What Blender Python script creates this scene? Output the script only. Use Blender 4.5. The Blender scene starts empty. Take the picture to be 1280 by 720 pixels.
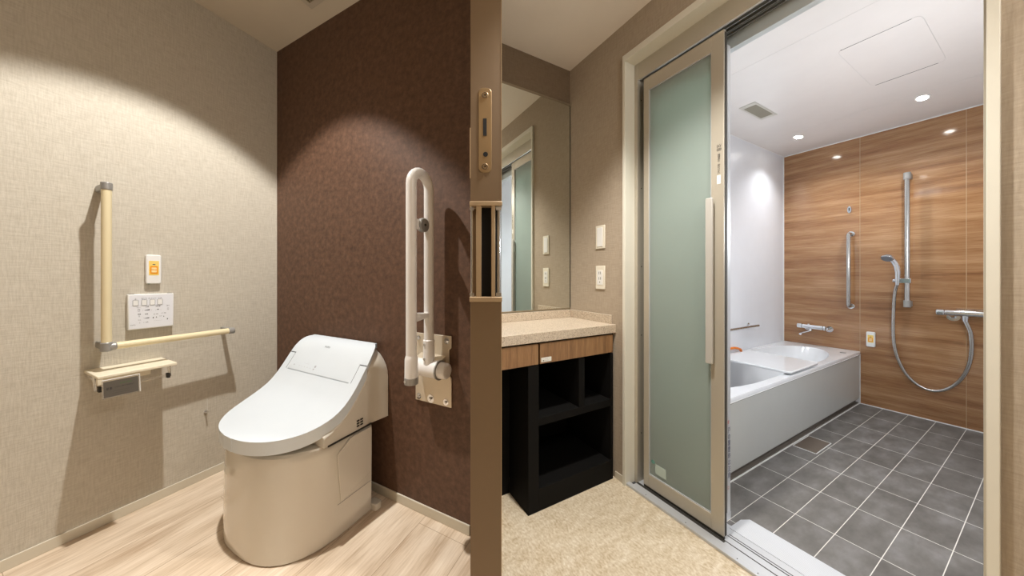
import bpy, bmesh, math, random
from mathutils import Vector, Matrix
random.seed(4)
C = bpy.context.scene.collection
PI = math.pi

# ------------------------------------------------------------------ frames
class Frame:
    def __init__(s, ox, oy, dx, dy):
        s.o = (ox, oy); s.a = math.atan2(dy, dx)
    def m(s, loc=(0, 0, 0)):
        return Matrix.Translation((s.o[0], s.o[1], 0)) @ Matrix.Rotation(s.a, 4, 'Z') @ Matrix.Translation(loc)
TL = Frame(-1.306, 1.853, 711, -371.4)      # toilet room: x along brown wall, -y out of it
VR = Frame(.521, 1.853, 190, -371.4)        # vanity and bath: x along the door wall, +y into bath
WD = Frame(0, 0, 1, 0)
CAM_H = 1.05

# ------------------------------------------------------------------ materials
def nodes(name):
    m = bpy.data.materials.new(name); m.use_nodes = True
    nt = m.node_tree
    return m, nt, nt.nodes['Principled BSDF']
def s2l(c):
    return tuple(((v / 255) / 12.92 if v / 255 <= .04045 else ((v / 255 + .055) / 1.055) ** 2.4) for v in c) + (1,)
def plain(name, rgb, rough=.5, metal=0, coat=0, spec=.5, emit=None, trans=0, ior=1.45, alpha=1):
    m, nt, b = nodes(name)
    b.inputs['Base Color'].default_value = s2l(rgb)
    b.inputs['Roughness'].default_value = rough
    b.inputs['Metallic'].default_value = metal
    b.inputs['Coat Weight'].default_value = coat
    b.inputs['Coat Roughness'].default_value = .04
    b.inputs['Specular IOR Level'].default_value = spec
    b.inputs['Transmission Weight'].default_value = trans
    b.inputs['IOR'].default_value = ior
    b.inputs['Alpha'].default_value = alpha
    # faint procedural variation so that nothing is a flat fill
    t = nt.nodes.new('ShaderNodeTexCoord'); n = nt.nodes.new('ShaderNodeTexNoise'); n.inputs['Scale'].default_value = 9
    mx = nt.nodes.new('ShaderNodeMixRGB'); mx.blend_type = 'MULTIPLY'; mx.inputs[0].default_value = .05
    mx.inputs[1].default_value = s2l(rgb)
    nt.links.new(t.outputs['Object'], n.inputs['Vector']); nt.links.new(n.outputs['Fac'], mx.inputs[2])
    if not emit: nt.links.new(mx.outputs[0], b.inputs['Base Color'])
    if emit:
        b.inputs['Emission Color'].default_value = s2l(rgb); b.inputs['Emission Strength'].default_value = emit
    return m
def N(nt, t, **k):
    n = nt.nodes.new(t)
    for a, v in k.items():
        if a.startswith('_'): setattr(n, a[1:], v)
        else: n.inputs[a.replace('__', ' ')].default_value = v
    return n
def noise(nt, src, scale, sc=8, detail=4, rough=.6):
    mp = nt.nodes.new('ShaderNodeMapping'); mp.inputs['Scale'].default_value = scale
    nt.links.new(src, mp.inputs['Vector'])
    n = N(nt, 'ShaderNodeTexNoise', Scale=sc, Detail=detail, Roughness=rough)
    nt.links.new(mp.outputs[0], n.inputs['Vector'])
    return n.outputs['Fac']
def ramp(nt, fac, stops):
    r = nt.nodes.new('ShaderNodeValToRGB'); nt.links.new(fac, r.inputs[0])
    e = r.color_ramp.elements
    while len(e) < len(stops): e.new(.5)
    for q, (p, c) in zip(e, stops): q.position = p; q.color = s2l(c)
    return r.outputs[0]
def math_(nt, op, a, b=None, clamp=False):
    n = nt.nodes.new('ShaderNodeMath'); n.operation = op; n.use_clamp = clamp
    for i, v in enumerate((a, b)):
        if v is None: continue
        if isinstance(v, (int, float)): n.inputs[i].default_value = v
        else: nt.links.new(v, n.inputs[i])
    return n.outputs[0]
def bump(nt, b, h, strength=.3, dist=.002):
    n = nt.nodes.new('ShaderNodeBump'); n.inputs['Strength'].default_value = strength; n.inputs['Distance'].default_value = dist
    nt.links.new(h, n.inputs['Height']); nt.links.new(n.outputs[0], b.inputs['Normal'])
def obc(nt): return nt.nodes.new('ShaderNodeTexCoord').outputs['Object']

def linen(name, lo, hi, axis, strength=.5):
    m, nt, b = nodes(name); oc = obc(nt)
    hs = (20, 20, 190); vs = (190, 190, 22)
    a = noise(nt, oc, hs, 1, 3); v = noise(nt, oc, vs, 1, 3)
    s = math_(nt, 'ADD', a, v); s = math_(nt, 'MULTIPLY', s, .5)
    col = ramp(nt, s, [(.35, lo), (.62, hi)])
    nt.links.new(col, b.inputs['Base Color']); b.inputs['Roughness'].default_value = .85
    b.inputs['Specular IOR Level'].default_value = .2
    bump(nt, b, s, strength, .004)
    return m
def mottled(name, stops, sc, rough, bs=.2, stretch=(1, 1, 1), det=6):
    m, nt, b = nodes(name); oc = obc(nt)
    f = noise(nt, oc, stretch, sc, det, .65)
    nt.links.new(ramp(nt, f, stops), b.inputs['Base Color']); b.inputs['Roughness'].default_value = rough
    bump(nt, b, f, bs, .002)
    return m
def wood(name, stops, stretch, sc=1, rough=.4, coat=0, seam=None, fine=None):
    m, nt, b = nodes(name); oc = obc(nt)
    f = noise(nt, oc, stretch, sc, 8, .62)
    g = noise(nt, oc, fine or tuple(v * 5 for v in stretch), sc, 4, .7)
    f = math_(nt, 'ADD', math_(nt, 'MULTIPLY', f, .6), math_(nt, 'MULTIPLY', g, .4))
    nt.links.new(ramp(nt, f, stops), b.inputs['Base Color']); b.inputs['Roughness'].default_value = rough
    b.inputs['Coat Weight'].default_value = coat; b.inputs['Coat Roughness'].default_value = .06
    return m

M = {}
M['linen'] = linen('linen wallpaper', (186, 178, 163), (204, 197, 183), 'x')
M['linen_r'] = linen('taupe wallpaper', (164, 150, 132), (180, 166, 148), 'x', .35)
M['linen_right'] = M['linen_r']
M['brown'] = mottled('brown mottled wallpaper', [(.3, (74, 51, 37)), (.5, (92, 65, 48)), (.7, (108, 78, 59))], 34, .62, .25)
M['ceil'] = plain('cream ceiling paint', (216, 205, 186), .9)
M['ceil_r'] = plain('vanity ceiling paint', (240, 231, 220), .9)
M['base'] = plain('cream skirting vinyl', (214, 206, 188), .5)
M['bath_white'] = plain('bath wall panel', (232, 234, 238), .3)
M['bath_ceil'] = plain('bath ceiling panel', (236, 231, 227), .22)
M['line'] = plain('panel joint', (214, 210, 206), .6)
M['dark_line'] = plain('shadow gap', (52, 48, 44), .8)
M['wc'] = plain('white glazed ceramic', (220, 213, 200), .12, coat=.6)
M['wc_lid'] = plain('white toilet lid plastic', (221, 229, 236), .22, coat=.2)
M['white'] = plain('white plastic', (238, 238, 236), .35)
M['ivory'] = plain('ivory resin rail', (232, 218, 180), .4)
M['cream_p'] = plain('cream holder plastic', (238, 228, 204), .4)
M['rail'] = plain('white coated rail', (240, 237, 234), .3, coat=.3)
M['steel_plate'] = plain('painted plate', (220, 208, 188), .22, metal=.35)
M['grey_metal'] = plain('satin grey metal', (158, 156, 152), .35, metal=.3)
M['chrome'] = plain('chrome', (225, 228, 232), .08, metal=1)
M['brushed'] = plain('brushed steel', (196, 194, 190), .25, metal=1)
M['alu'] = plain('champagne aluminium', (190, 183, 168), .4, metal=.35)
M['alu_d'] = plain('grey aluminium', (150, 150, 146), .35, metal=.6)
M['alu_l'] = plain('pale aluminium sill', (205, 208, 212), .35, metal=.35)
M['head_grey'] = plain('pale grey head panel', (196, 202, 202), .35)
M['gasket'] = plain('dark gasket', (58, 56, 52), .6)
M['case'] = plain('cream door casing', (226, 223, 210), .45)
M['door'] = plain('tan door leaf laminate', (118, 96, 70), .55)
M['door_plate'] = plain('champagne lock plate', (158, 132, 96), .38, metal=.6)
M['pull'] = plain('cream pull cup', (176, 152, 120), .4, metal=.2)
M['black'] = plain('black void', (10, 9, 8), .7)
M['dark_cab'] = plain('black cabinet laminate', (16, 15, 14), .7, spec=.15)
M['yellow'] = plain('yellow button field', (246, 214, 120), .5)
M['orange'] = plain('orange button', (240, 158, 30), .4)
M['tub_orange'] = plain('orange grip', (240, 130, 20), .35)
M['ink'] = plain('grey ink', (96, 98, 104), .7)
M['ink_d'] = plain('dark ink', (30, 30, 34), .7)
M['ink_b'] = plain('blue ink', (30, 40, 90), .7)
M['ink_r'] = plain('red ink', (190, 50, 40), .7)
M['ink_g'] = plain('green ink', (60, 130, 40), .7)
M['label_grey'] = plain('grey flap label', (104, 98, 90), .35, metal=.3)
M['tub'] = plain('white bathtub resin', (236, 238, 240), .14, coat=.5)
M['apron'] = plain('pale grey bath apron', (200, 201, 196), .3)
M['toe'] = plain('grey bath plinth', (112, 104, 94), .5)
M['grate'] = plain('bronze grey drain cover', (124, 112, 100), .4, metal=.5)
M['sticker'] = plain('white sticker', (226, 226, 220), .5)
M['lamp'] = plain('lamp lens', (255, 250, 240), .4, emit=28)
M['mirror'] = plain('mirror silver', (236, 240, 236), .01, metal=1)
for mm in ('mirror', 'chrome'):
    nt = M[mm].node_tree
    for l in list(nt.links):
        if l.to_socket.name == 'Base Color': nt.links.remove(l)
# clear acrylic
m, nt, b = nodes('clear acrylic'); M['acrylic'] = m
b.inputs['Transmission Weight'].default_value = .9; b.inputs['Roughness'].default_value = .05; b.inputs['Base Color'].default_value = (.95, .93, .9, 1); b.inputs['IOR'].default_value = 1.2
# frosted glass
m, nt, b = nodes('frosted green glass'); M['frost'] = m
b.inputs['Base Color'].default_value = s2l((196, 206, 201)); b.inputs['Roughness'].default_value = .35
tl = nt.nodes.new('ShaderNodeBsdfTranslucent'); tl.inputs[0].default_value = s2l((212, 222, 217))
mx = nt.nodes.new('ShaderNodeMixShader'); mx.inputs[0].default_value = .62
nt.links.new(b.outputs[0], mx.inputs[1]); nt.links.new(tl.outputs[0], mx.inputs[2])
nt.links.new(mx.outputs[0], nt.nodes['Material Output'].inputs[0])
# speckled stone counter
m, nt, b = nodes('speckled stone'); M['stone'] = m
f = noise(nt, obc(nt), (1, 1, 1), 230, 3, .7)
nt.links.new(ramp(nt, f, [(.33, (120, 100, 84)), (.44, (190, 174, 154)), (.6, (206, 192, 172)), (.7, (228, 218, 202))]), b.inputs['Base Color'])
b.inputs['Roughness'].default_value = .35
# bath wall wood
M['bath_wood'] = wood('oak grain bath panel', [(.36, (128, 88, 56)), (.45, (150, 108, 72)), (.53, (166, 124, 86)), (.66, (190, 150, 110))], (1.7, 1.7, 22), 1, .10, .5, fine=(7, 7, 190))
M['drawer_wood'] = wood('walnut drawer front', [(.3, (92, 66, 42)), (.5, (140, 104, 70)), (.7, (168, 132, 92))], (38, 38, 3), 1, .45)
# wooden plank floor: planks run along y
m, nt, b = nodes('pale wood plank floor'); M['wood_floor'] = m
oc = obc(nt)
sep = nt.nodes.new('ShaderNodeSeparateXYZ'); nt.links.new(oc, sep.inputs[0])
pw = .235
ix = math_(nt, 'FLOOR', math_(nt, 'DIVIDE', sep.outputs[0], pw))
off = nt.nodes.new('ShaderNodeCombineXYZ'); nt.links.new(math_(nt, 'MULTIPLY', ix, 3.7), off.inputs[1]); nt.links.new(ix, off.inputs[2])
av = nt.nodes.new('ShaderNodeVectorMath'); av.operation = 'ADD'; nt.links.new(oc, av.inputs[0]); nt.links.new(off.outputs[0], av.inputs[1])
f = noise(nt, av.outputs[0], (16, 2.2, 1), 1, 7, .6); g = noise(nt, av.outputs[0], (150, 8, 1), 1, 3, .6)
f = math_(nt, 'ADD', math_(nt, 'MULTIPLY', f, .65), math_(nt, 'MULTIPLY', g, .35))
col = ramp(nt, f, [(.36, (182, 158, 132)), (.48, (208, 188, 164)), (.58, (222, 204, 182)), (.7, (232, 218, 198))])
fx = math_(nt, 'FRACT', math_(nt, 'DIVIDE', sep.outputs[0], pw))
sy = math_(nt, 'FRACT', math_(nt, 'DIVIDE', math_(nt, 'ADD', sep.outputs[1], math_(nt, 'MULTIPLY', ix, .37)), .9))
ln = math_(nt, 'MAXIMUM', math_(nt, 'LESS_THAN', fx, .010), math_(nt, 'LESS_THAN', sy, .0022))
mix = nt.nodes.new('ShaderNodeMixRGB'); mix.inputs[2].default_value = s2l((140, 112, 86))
nt.links.new(math_(nt, 'MULTIPLY', ln, .7), mix.inputs[0]); nt.links.new(col, mix.inputs[1]); nt.links.new(mix.outputs[0], b.inputs['Base Color'])
b.inputs['Roughness'].default_value = .5
# mottled vinyl floor
m, nt, b = nodes('mottled beige vinyl floor'); M['vinyl'] = m
oc = obc(nt)
f = noise(nt, oc, (70, 110, 1), 1, 6, .72); g = noise(nt, oc, (34, 14, 1), 1, 4, .6)
f = math_(nt, 'ADD', math_(nt, 'MULTIPLY', f, .7), math_(nt, 'MULTIPLY', g, .3))
nt.links.new(ramp(nt, f, [(.32, (166, 144, 112)), (.44, (200, 182, 152)), (.54, (218, 204, 180)), (.66, (238, 230, 214))]), b.inputs['Base Color'])
b.inputs['Roughness'].default_value = .55
# bath tile floor
m, nt, b = nodes('grey bath floor tile'); M['tile'] = m
oc = obc(nt); sep = nt.nodes.new('ShaderNodeSeparateXYZ'); nt.links.new(oc, sep.inputs[0])
TX, TY = .1164, .2935
tx = math_(nt, 'DIVIDE', math_(nt, 'SUBTRACT', sep.outputs[0], .632), TX); ty = math_(nt, 'DIVIDE', math_(nt, 'SUBTRACT', sep.outputs[1], 2.560), TY)
def grout(t, w):
    fr = math_(nt, 'FRACT', math_(nt, 'ADD', t, 50.5)); d = math_(nt, 'ABSOLUTE', math_(nt, 'SUBTRACT', fr, .5))
    return math_(nt, 'LESS_THAN', d, w)
gl = math_(nt, 'MAXIMUM', grout(tx, .010), grout(ty, .0055))
cmb = nt.nodes.new('ShaderNodeCombineXYZ'); nt.links.new(math_(nt, 'FLOOR', tx), cmb.inputs[0]); nt.links.new(math_(nt, 'FLOOR', ty), cmb.inputs[1])
wn = nt.nodes.new('ShaderNodeTexWhiteNoise'); nt.links.new(cmb.outputs[0], wn.inputs[0])
f = noise(nt, oc, (14, 6, 1), 1, 6, .6)
f = math_(nt, 'ADD', f, math_(nt, 'MULTIPLY', math_(nt, 'SUBTRACT', wn.outputs[0], .5), .10))
col = ramp(nt, f, [(.3, (90, 87, 83)), (.5, (108, 105, 101)), (.72, (128, 126, 124))])
mix = nt.nodes.new('ShaderNodeMixRGB'); mix.inputs[2].default_value = s2l((222, 219, 212))
nt.links.new(gl, mix.inputs[0]); nt.links.new(col, mix.inputs[1]); nt.links.new(mix.outputs[0], b.inputs['Base Color'])
b.inputs['Roughness'].default_value = .5
bump(nt, b, math_(nt, 'SUBTRACT', 1, gl), .4, .001)

# ------------------------------------------------------------------ mesh helpers
class MB:
    """collects shapes in frame coordinates"""
    def __init__(s): s.b = bmesh.new()
    def box(s, x0, x1, y0, y1, z0, z1):
        p = [(x, y, z) for z in (z0, z1) for y in (y0, y1) for x in (x0, x1)]
        v = [s.b.verts.new(q) for q in p]
        for f in ((0, 2, 3, 1), (4, 5, 7, 6), (0, 1, 5, 4), (2, 6, 7, 3), (0, 4, 6, 2), (1, 3, 7, 5)):
            s.b.faces.new([v[i] for i in f])
        return s
    def prism(s, pts, fn0, fn1):
        """pts 2-D outline; fn0/fn1 map a 2-D point to 3-D at either end"""
        a = [s.b.verts.new(fn0(*p)) for p in pts]; c = [s.b.verts.new(fn1(*p)) for p in pts]
        n = len(pts)
        s.b.faces.new(a[::-1]); s.b.faces.new(c)
        for i in range(n): s.b.faces.new((a[i], a[(i + 1) % n], c[(i + 1) % n], c[i]))
        return s
    def loft(s, rings, cap=True, closed=False):
        vs = [[s.b.verts.new(p) for p in r] for r in rings]; n = len(rings[0])
        R_ = len(vs)
        for k in range(R_ if closed else R_ - 1):
            A, B = vs[k], vs[(k + 1) % R_]
            for i in range(n): s.b.faces.new((A[i], A[(i + 1) % n], B[(i + 1) % n], B[i]))
        if cap and not closed: s.b.faces.new(vs[0][::-1]); s.b.faces.new(vs[-1])
        return s
    def tube(s, path, r, seg=14, cap=True, closed=False):
        P = [Vector(p) for p in path]; n = len(P)
        rr = r if isinstance(r, (list, tuple)) else [r] * n
        T = []
        for i in range(n):
            a = P[(i - 1) % n] if (closed or i) else P[0]; c = P[(i + 1) % n] if (closed or i < n - 1) else P[-1]
            T.append((c - a).normalized())
        u = T[0].cross(Vector((0, 0, 1)))
        if u.length < .1: u = T[0].cross(Vector((1, 0, 0)))
        u.normalize(); rings = []
        for i in range(n):
            u = (u - T[i] * u.dot(T[i])).normalized(); w = T[i].cross(u)
            rings.append([P[i] + (u * math.cos(2 * PI * k / seg) + w * math.sin(2 * PI * k / seg)) * rr[i] for k in range(seg)])
        return s.loft(rings, cap, closed)
    def cyl(s, a, c, r, r2=None, seg=20): return s.tube([a, c], [r, r if r2 is None else r2], seg)
    def disc_ring(s): return s
    def build(s, name, mat, parent=None, frame=None, loc=(0, 0, 0), smooth=True, bevel=0, seg=2, base=None):
        base = Vector(base if base is not None else (parent['_base'] if parent else loc))
        bmesh.ops.recalc_face_normals(s.b, faces=s.b.faces)
        for v in s.b.verts: v.co -= base
        me = bpy.data.meshes.new(name); s.b.to_mesh(me); s.b.free()
        me.materials.append(M[mat] if isinstance(mat, str) else mat)
        o = bpy.data.objects.new(name, me); C.objects.link(o)
        if parent: o.parent = parent
        else: o.matrix_world = frame.m(base)
        o['_base'] = tuple(base)
        if smooth:
            for p in me.polygons: p.use_smooth = True
            try: me.set_sharp_from_angle(angle=math.radians(38))
            except Exception: pass
        if bevel:
            bv = o.modifiers.new('Bevel', 'BEVEL'); bv.width = bevel; bv.segments = seg; bv.limit_method = 'ANGLE'; bv.angle_limit = math.radians(35)
        return o
def thing(name, label, cat, frame, loc, group=None):
    o = bpy.data.objects.new(name, None); C.objects.link(o); o.empty_display_size = .05
    o.matrix_world = frame.m(loc); o['_base'] = tuple(loc); o['label'] = label; o['category'] = cat
    if group: o['group'] = group
    return o
def struct(name, mb, mat, frame, **k):
    o = mb.build(name, mat, frame=frame, **k); o['kind'] = 'structure'; return o
def text(items, name, mat, parent, origin, right, up, nrm):
    """items: (string, x, y, size, xscale); printed flat letters, as one mesh"""
    bm = bmesh.new(); r, u, n = Vector(right), Vector(up), Vector(nrm); O = Vector(origin)
    for (st, x, y, size, xs) in items:
        cu = bpy.data.curves.new('t', 'FONT'); cu.body = st; cu.size = 1; cu.align_x = 'CENTER'; cu.align_y = 'CENTER'; cu.resolution_u = 2
        ob = bpy.data.objects.new('t', cu); C.objects.link(ob)
        dg = bpy.context.evaluated_depsgraph_get(); me = bpy.data.meshes.new_from_object(ob.evaluated_get(dg))
        k = len(bm.verts); bm.from_mesh(me); bm.verts.ensure_lookup_table()
        for v in bm.verts[k:]:
            v.co = O + r * (x + v.co.x * size * xs) + u * (y + v.co.y * size) + n * 0
        bpy.data.objects.remove(ob); bpy.data.curves.remove(cu); bpy.data.meshes.remove(me)
    mb = MB(); mb.b.free(); mb.b = bm
    o = mb.build(name, mat, parent, smooth=False)
    return o
def rrect(w, h, r, n=5):
    pts = []
    for cx, cy, a0 in ((w - r, h - r, 0), (-w + r, h - r, PI / 2), (-w + r, -h + r, PI), (w - r, -h + r, 1.5 * PI)):
        for i in range(n + 1):
            a = a0 + PI / 2 * i / n; pts.append((cx + r * math.cos(a), cy + r * math.sin(a)))
    return pts
def lerp_tab(tab, y):
    if y <= tab[0][0]: return tab[0][1]
    for (a, b_), (c, d) in zip(tab, tab[1:]):
        if y <= c:
            t = (y - a) / (c - a); return b_ + (d - b_) * t
    return tab[-1][1]
def smooth_tab(tab, y, h=.018):
    return (lerp_tab(tab, y - h) + 2 * lerp_tab(tab, y) + lerp_tab(tab, y + h)) / 4

# ------------------------------------------------------------------ camera
cd = bpy.data.cameras.new('camera'); cam = bpy.data.objects.new('camera', cd); C.objects.link(cam)
cam.location = (0, 0, CAM_H); cam.rotation_euler = (PI / 2, 0, 0)
cd.sensor_width = 36; cd.lens = 371.4 / 1280 * 36; cd.shift_x = 32 / 1280; cd.shift_y = -14.5 / 1280; cd.clip_start = .02
bpy.context.scene.camera = cam

# ------------------------------------------------------------------ shell
LC, RC, BC = 2.45, 2.33, 2.205
struct('wall_left', MB().box(-.08, 0, -3.6, .0, 0, LC), 'linen', TL, smooth=False)
struct('wall_back', MB().box(-.08, 1.405, 0, .08, 0, LC), 'brown', TL, smooth=False)
# wedge partition between the two rooms, behind the tan door leaf
p = [(-.060, 1.204), (.056, 1.204), (.0785, 1.640), (.03, 1.72), (-.05, 1.50)]
struct('wall_partition', MB().prism(p, lambda x, y: (x, y, 0), lambda x, y: (x, y, LC)), 'linen_r', WD, smooth=False)
struct('wall_vanity', MB().box(-.07, 0, -.515, .06, 0, LC), linen('shade-toned taupe wallpaper', (112, 96, 78), (126, 109, 90), 'x', .3), VR, smooth=False)  # taupe darkened in the colour itself, standing in for shade around the mirror
w = MB().box(-.07, .389, 0, .05, 0, LC).box(1.346, 3.5, 0, .05, 0, LC).box(.389, 1.346, 0, .05, 2.16, LC)
struct('wall_right', w, 'linen_r', VR, smooth=False)
struct('wall_rear', MB().box(-3.0, 2.2, -1.28, -1.2, 0, LC), 'linen_r', WD, smooth=False)
# floors: toilet room left of x=0, vanity room right of it
def poly(name, pts, z0, z1, mat, fr=WD):
    return struct(name, MB().prism(pts, lambda x, y: (x, y, z0), lambda x, y: (x, y, z1)), mat, fr, smooth=False)
def tow(fr, x, y):
    v = fr.m() @ Vector((x, y, 0)); return (v.x, v.y)
def inv(fr, X, Y):
    v = fr.m().inverted() @ Vector((X, Y, 0)); return (v.x, v.y)
toil = [inv(TL, X, Y) for X, Y in [(-1.36, 1.95), (-3.0, -1.22), (0, -1.22), (0, 1.5), (-.3, 1.5)]]
vani = [inv(VR, X, Y) for X, Y in [(0, 1.45), (0, -1.22), (2.2, -1.22), tow(VR, 2.0, .02), tow(VR, 0, .02), tow(VR, -.03, -.02), tow(VR, -.03, -.6)]]
poly('floor', toil, -.05, 0, 'wood_floor', TL)
poly('floor_vanity', vani, -.05, 0, 'vinyl', VR)
poly('ceiling', toil, LC, LC + .05, 'ceil', TL)
poly('ceiling_vanity', vani, RC, RC + .17, 'ceil_r', VR)
# baseboards
struct('baseboard_left', MB().box(0, .007, -3.4, 0, 0, .042), 'base', TL, bevel=.002)
struct('baseboard_back', MB().box(.007, 1.40, -.007, 0, 0, .042), 'base', TL, bevel=.002)
struct('baseboard_right', MB().box(.338, .389, -.006, 0, 0, .036).box(1.346, 3.4, -.006, 0, 0, .036), 'base', VR, bevel=.002)
# bathroom shell
struct('floor_bath', MB().box(.10, 1.50, .155, 2.62, -.05, 0), 'tile', VR, smooth=False, loc=(0, 0, 0))
struct('ceiling_bath', MB().box(.10, 1.50, .20, 2.62, BC, BC + .05), 'bath_ceil', VR, smooth=False)
struct('wall_bath_left', MB().box(.10, .164, .20, 2.62, 0, BC), 'bath_white', VR, smooth=False)
struct('wall_bath_back', MB().box(.10, 1.50, 2.56, 2.62, 0, BC), 'bath_wood', VR, smooth=False)
struct('wall_bath_right', MB().box(1.44, 1.50, .20, 2.56, 0, BC), 'bath_white', VR, smooth=False)
struct('wall_bath_front', MB().box(.10, .44, .17, .20, 0, BC).box(1.345, 1.50, .17, .20, 0, BC).box(.44, 1.345, .17, .20, 2.003, BC), 'head_grey', VR, smooth=False)
t = MB()
for x in (.6324, 1.0968): t.box(x - .0011, x + .0011, 2.5585, 2.56, 0, BC)
struct('trim_1', t, plain('wood panel joint', (190, 160, 122), .5), VR, smooth=False)
struct('trim_2', MB().box(.164, 1.44, 2.5565, 2.56, BC - .006, BC).box(.164, .1675, 2.552, 2.56, .42, BC).box(.164, .168, .2, 2.56, BC - .004, BC).box(.633, 1.44, 2.555, 2.56, 0, .006), 'white', VR, smooth=False)
t = MB()
for y in (.72, 1.98): t.box(.17, 1.44, y - .0012, y + .0012, BC - .0006, BC)
struct('trim_3', t, 'line', VR, smooth=False)

# ------------------------------------------------------------------ bath doorway (casing, frame, sill)
c = MB()
c.box(.389, .4035, -.013, .065, 0, 2.16).box(1.330, 1.346, -.013, .065, 0, 2.16).box(.4035, 1.330, -.013, .065, 2.128, 2.16)
struct('trim_casing', c, 'case', VR, bevel=.0012)
f = MB()
f.box(.4035, .420, .060, .125, 0, 2.128).box(1.322, 1.335, .06, .17, 0, 2.128)
f.box(.420, 1.322, .062, .072, 2.045, 2.128)
struct('trim_frame', f, 'alu', VR, bevel=.001)
f = MB().box(.420, 1.322, .072, .17, 2.062, 2.10)
for y0, y1 in ((.077, .083), (.100, .104), (.124, .128), (.132, .136), (.150, .157)): f.box(.42, 1.322, y0, y1, 2.05, 2.062)
struct('trim_track', f, 'alu_d', VR, smooth=False)
f = MB()
for y0, y1 in ((.072, .077), (.109, .119), (.157, .170)): f.box(.42, 1.322, y0, y1, 2.058, 2.0625)
struct('trim_track_gasket', f, 'gasket', VR, smooth=False)
struct('trim_pocket', MB().box(.420, .452, .108, .125, .02, 2.05), 'gasket', VR, smooth=False)
s_ = MB().box(.3935, 1.33, -.002, .024, 0, .012).box(.42, 1.33, .024, .170, 0, .007)
struct('trim_sill', s_, 'alu_l', VR, bevel=.002)
g = MB()
for y0, y1 in ((.024, .026), (.0625, .0665), (.099, .103), (.112, .115)): g.box(.79, 1.33, y0, y1, .0065, .0078)
g.box(.42, .80, .050, .064, .0065, .0078)
struct('trim_sill_groove', g, 'gasket', VR, smooth=False)
# ribbed ramp on the bath side of the sill
rp = [(.774, .150), (.774, .245), (.790, .285), (1.33, .285), (1.33, .150)]
def rz(y): return .009 if y < .2 else .009 - .006 * (y - .2) / .083
ramp_o = MB().prism(rp, lambda x, y: (x, y, 0), lambda x, y: (x, y, rz(y)))
m, nt, b = nodes('ribbed white ramp'); M['rib'] = m
sp = nt.nodes.new('ShaderNodeSeparateXYZ'); nt.links.new(obc(nt), sp.inputs[0])
sn = math_(nt, 'SINE', math_(nt, 'MULTIPLY', sp.outputs[1], 2 * PI / .0068))
fac = math_(nt, 'MULTIPLY', math_(nt, 'ADD', sn, 1), .5)
nt.links.new(ramp(nt, fac, [(0, (190, 193, 198)), (.6, (214, 217, 222))]), b.inputs['Base Color']); b.inputs['Roughness'].default_value = .4
bump(nt, b, sn, .3, .001)
struct('trim_ramp', ramp_o, 'rib', VR, smooth=False)
sc_ = MB()
for x, y in ((.50, .010), (.68, .010), (.86, .010), (.92, .010)): sc_.cyl((x, y, .0115), (x, y, .0135), .0016, seg=8)
for z in (.25, .75, 1.1, 1.5, 1.95): sc_.cyl((.4195, .09, z), (.4215, .09, z), .003, seg=8)
struct('trim_screws', sc_, 'gasket', VR)

# sliding frosted door leaf
def leaf(name, x0, x1, y0, y1, z0, z1, st, top, bot, matf):
    r = bpy.data.objects.new(name, None); C.objects.link(r); r.matrix_world = VR.m((x0, y0, z0)); r['_base'] = (x0, y0, z0); r['kind'] = 'structure'
    fr = MB().box(x0, x0 + st[0], y0, y1, z0, z1).box(x1 - st[1], x1, y0, y1, z0, z1)
    fr.box(x0 + st[0], x1 - st[1], y0, y1, z1 - top, z1).box(x0 + st[0], x1 - st[1], y0, y1, z0, z0 + bot)
    fr.build('leaf_frame', matf, r, bevel=.0012)
    MB().box(x0 + st[0] - .002, x1 - st[1] + .002, y0 + .008, y0 + .013, z0 + bot - .004, z1 - top + .004).build('frosted_pane', 'frost', r, smooth=False)
    bd = MB(); a0, a1, b0, b1 = x0 + st[0], x1 - st[1], z0 + bot, z1 - top
    for q in ((a0, a0 + .0022, b0, b1), (a1 - .0025, a1, b0, b1), (a0, a1, b0, b0 + .004), (a0, a1, b1 - .004, b1)): bd.box(q[0], q[1], y0 + .002, y0 + .008, q[2], q[3])
    bd.build('glazing_bead', 'alu_l', r, smooth=False)
    return r
d2 = leaf('door_2', .4525, .7945, .062, .080, .020, 2.028, (.0265, .0445), .062, .060, 'alu')
MB().box(.7945, .7965, .070, .080, .022, 2.02).build('edge_gasket', 'gasket', d2, smooth=False)
MB().box(.4525, .7945, .064, .072, .0085, .020).build('bottom_brush', 'gasket', d2, smooth=False)
h = MB().prism(rrect(.0125, .335, .004, 3), lambda a, c: (.7515 + a, .040, 1.032 + c), lambda a, c: (.7515 + a, .052, 1.032 + c))
h.box(.742, .750, .050, .062, .75, .80).box(.742, .750, .050, .062, 1.26, 1.31)
h.build('pull_handle', plain('pale satin handle', (198, 196, 190), .4, metal=.2), d2, bevel=.002)
MB().box(.508, .560, .0685, .0700, .100, .146).build('glass_sticker', plain('pale etched sticker', (190, 206, 198), .5), d2, smooth=False)
MB().cyl((.497, .0685, .150), (.497, .0700, .150), .009).build('round_mark', plain('teal mark', (110, 160, 150), .5), d2)
text([('注意', -.045, 0, .018, .8), ('開閉時は', -.005, 0, .010, .8), ('指はさみに', .040, 0, .010, .8)], 'printed_notice', 'ink_d', d2, (.777, .0615, 1.52), (0, 0, -1), (1, 0, 0), (0, -1, 0))
MB().box(.771, .784, .0612, .0620, 1.42, 1.455).build('peeling_tab', 'sticker', d2, smooth=False)
d3 = leaf('door_3', .460, .7900, .092, .122, .085, 1.985, (.026, .022), .05, .06, 'alu_d')
MB().box(.7900, .7920, .0955, .1185, .085, 1.98).build('edge_strip', 'alu_l', d3, smooth=False)
MB().box(.780, .792, .082, .122, .07, .10).build('link_bracket', 'alu_l', d3, bevel=.001)
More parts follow.
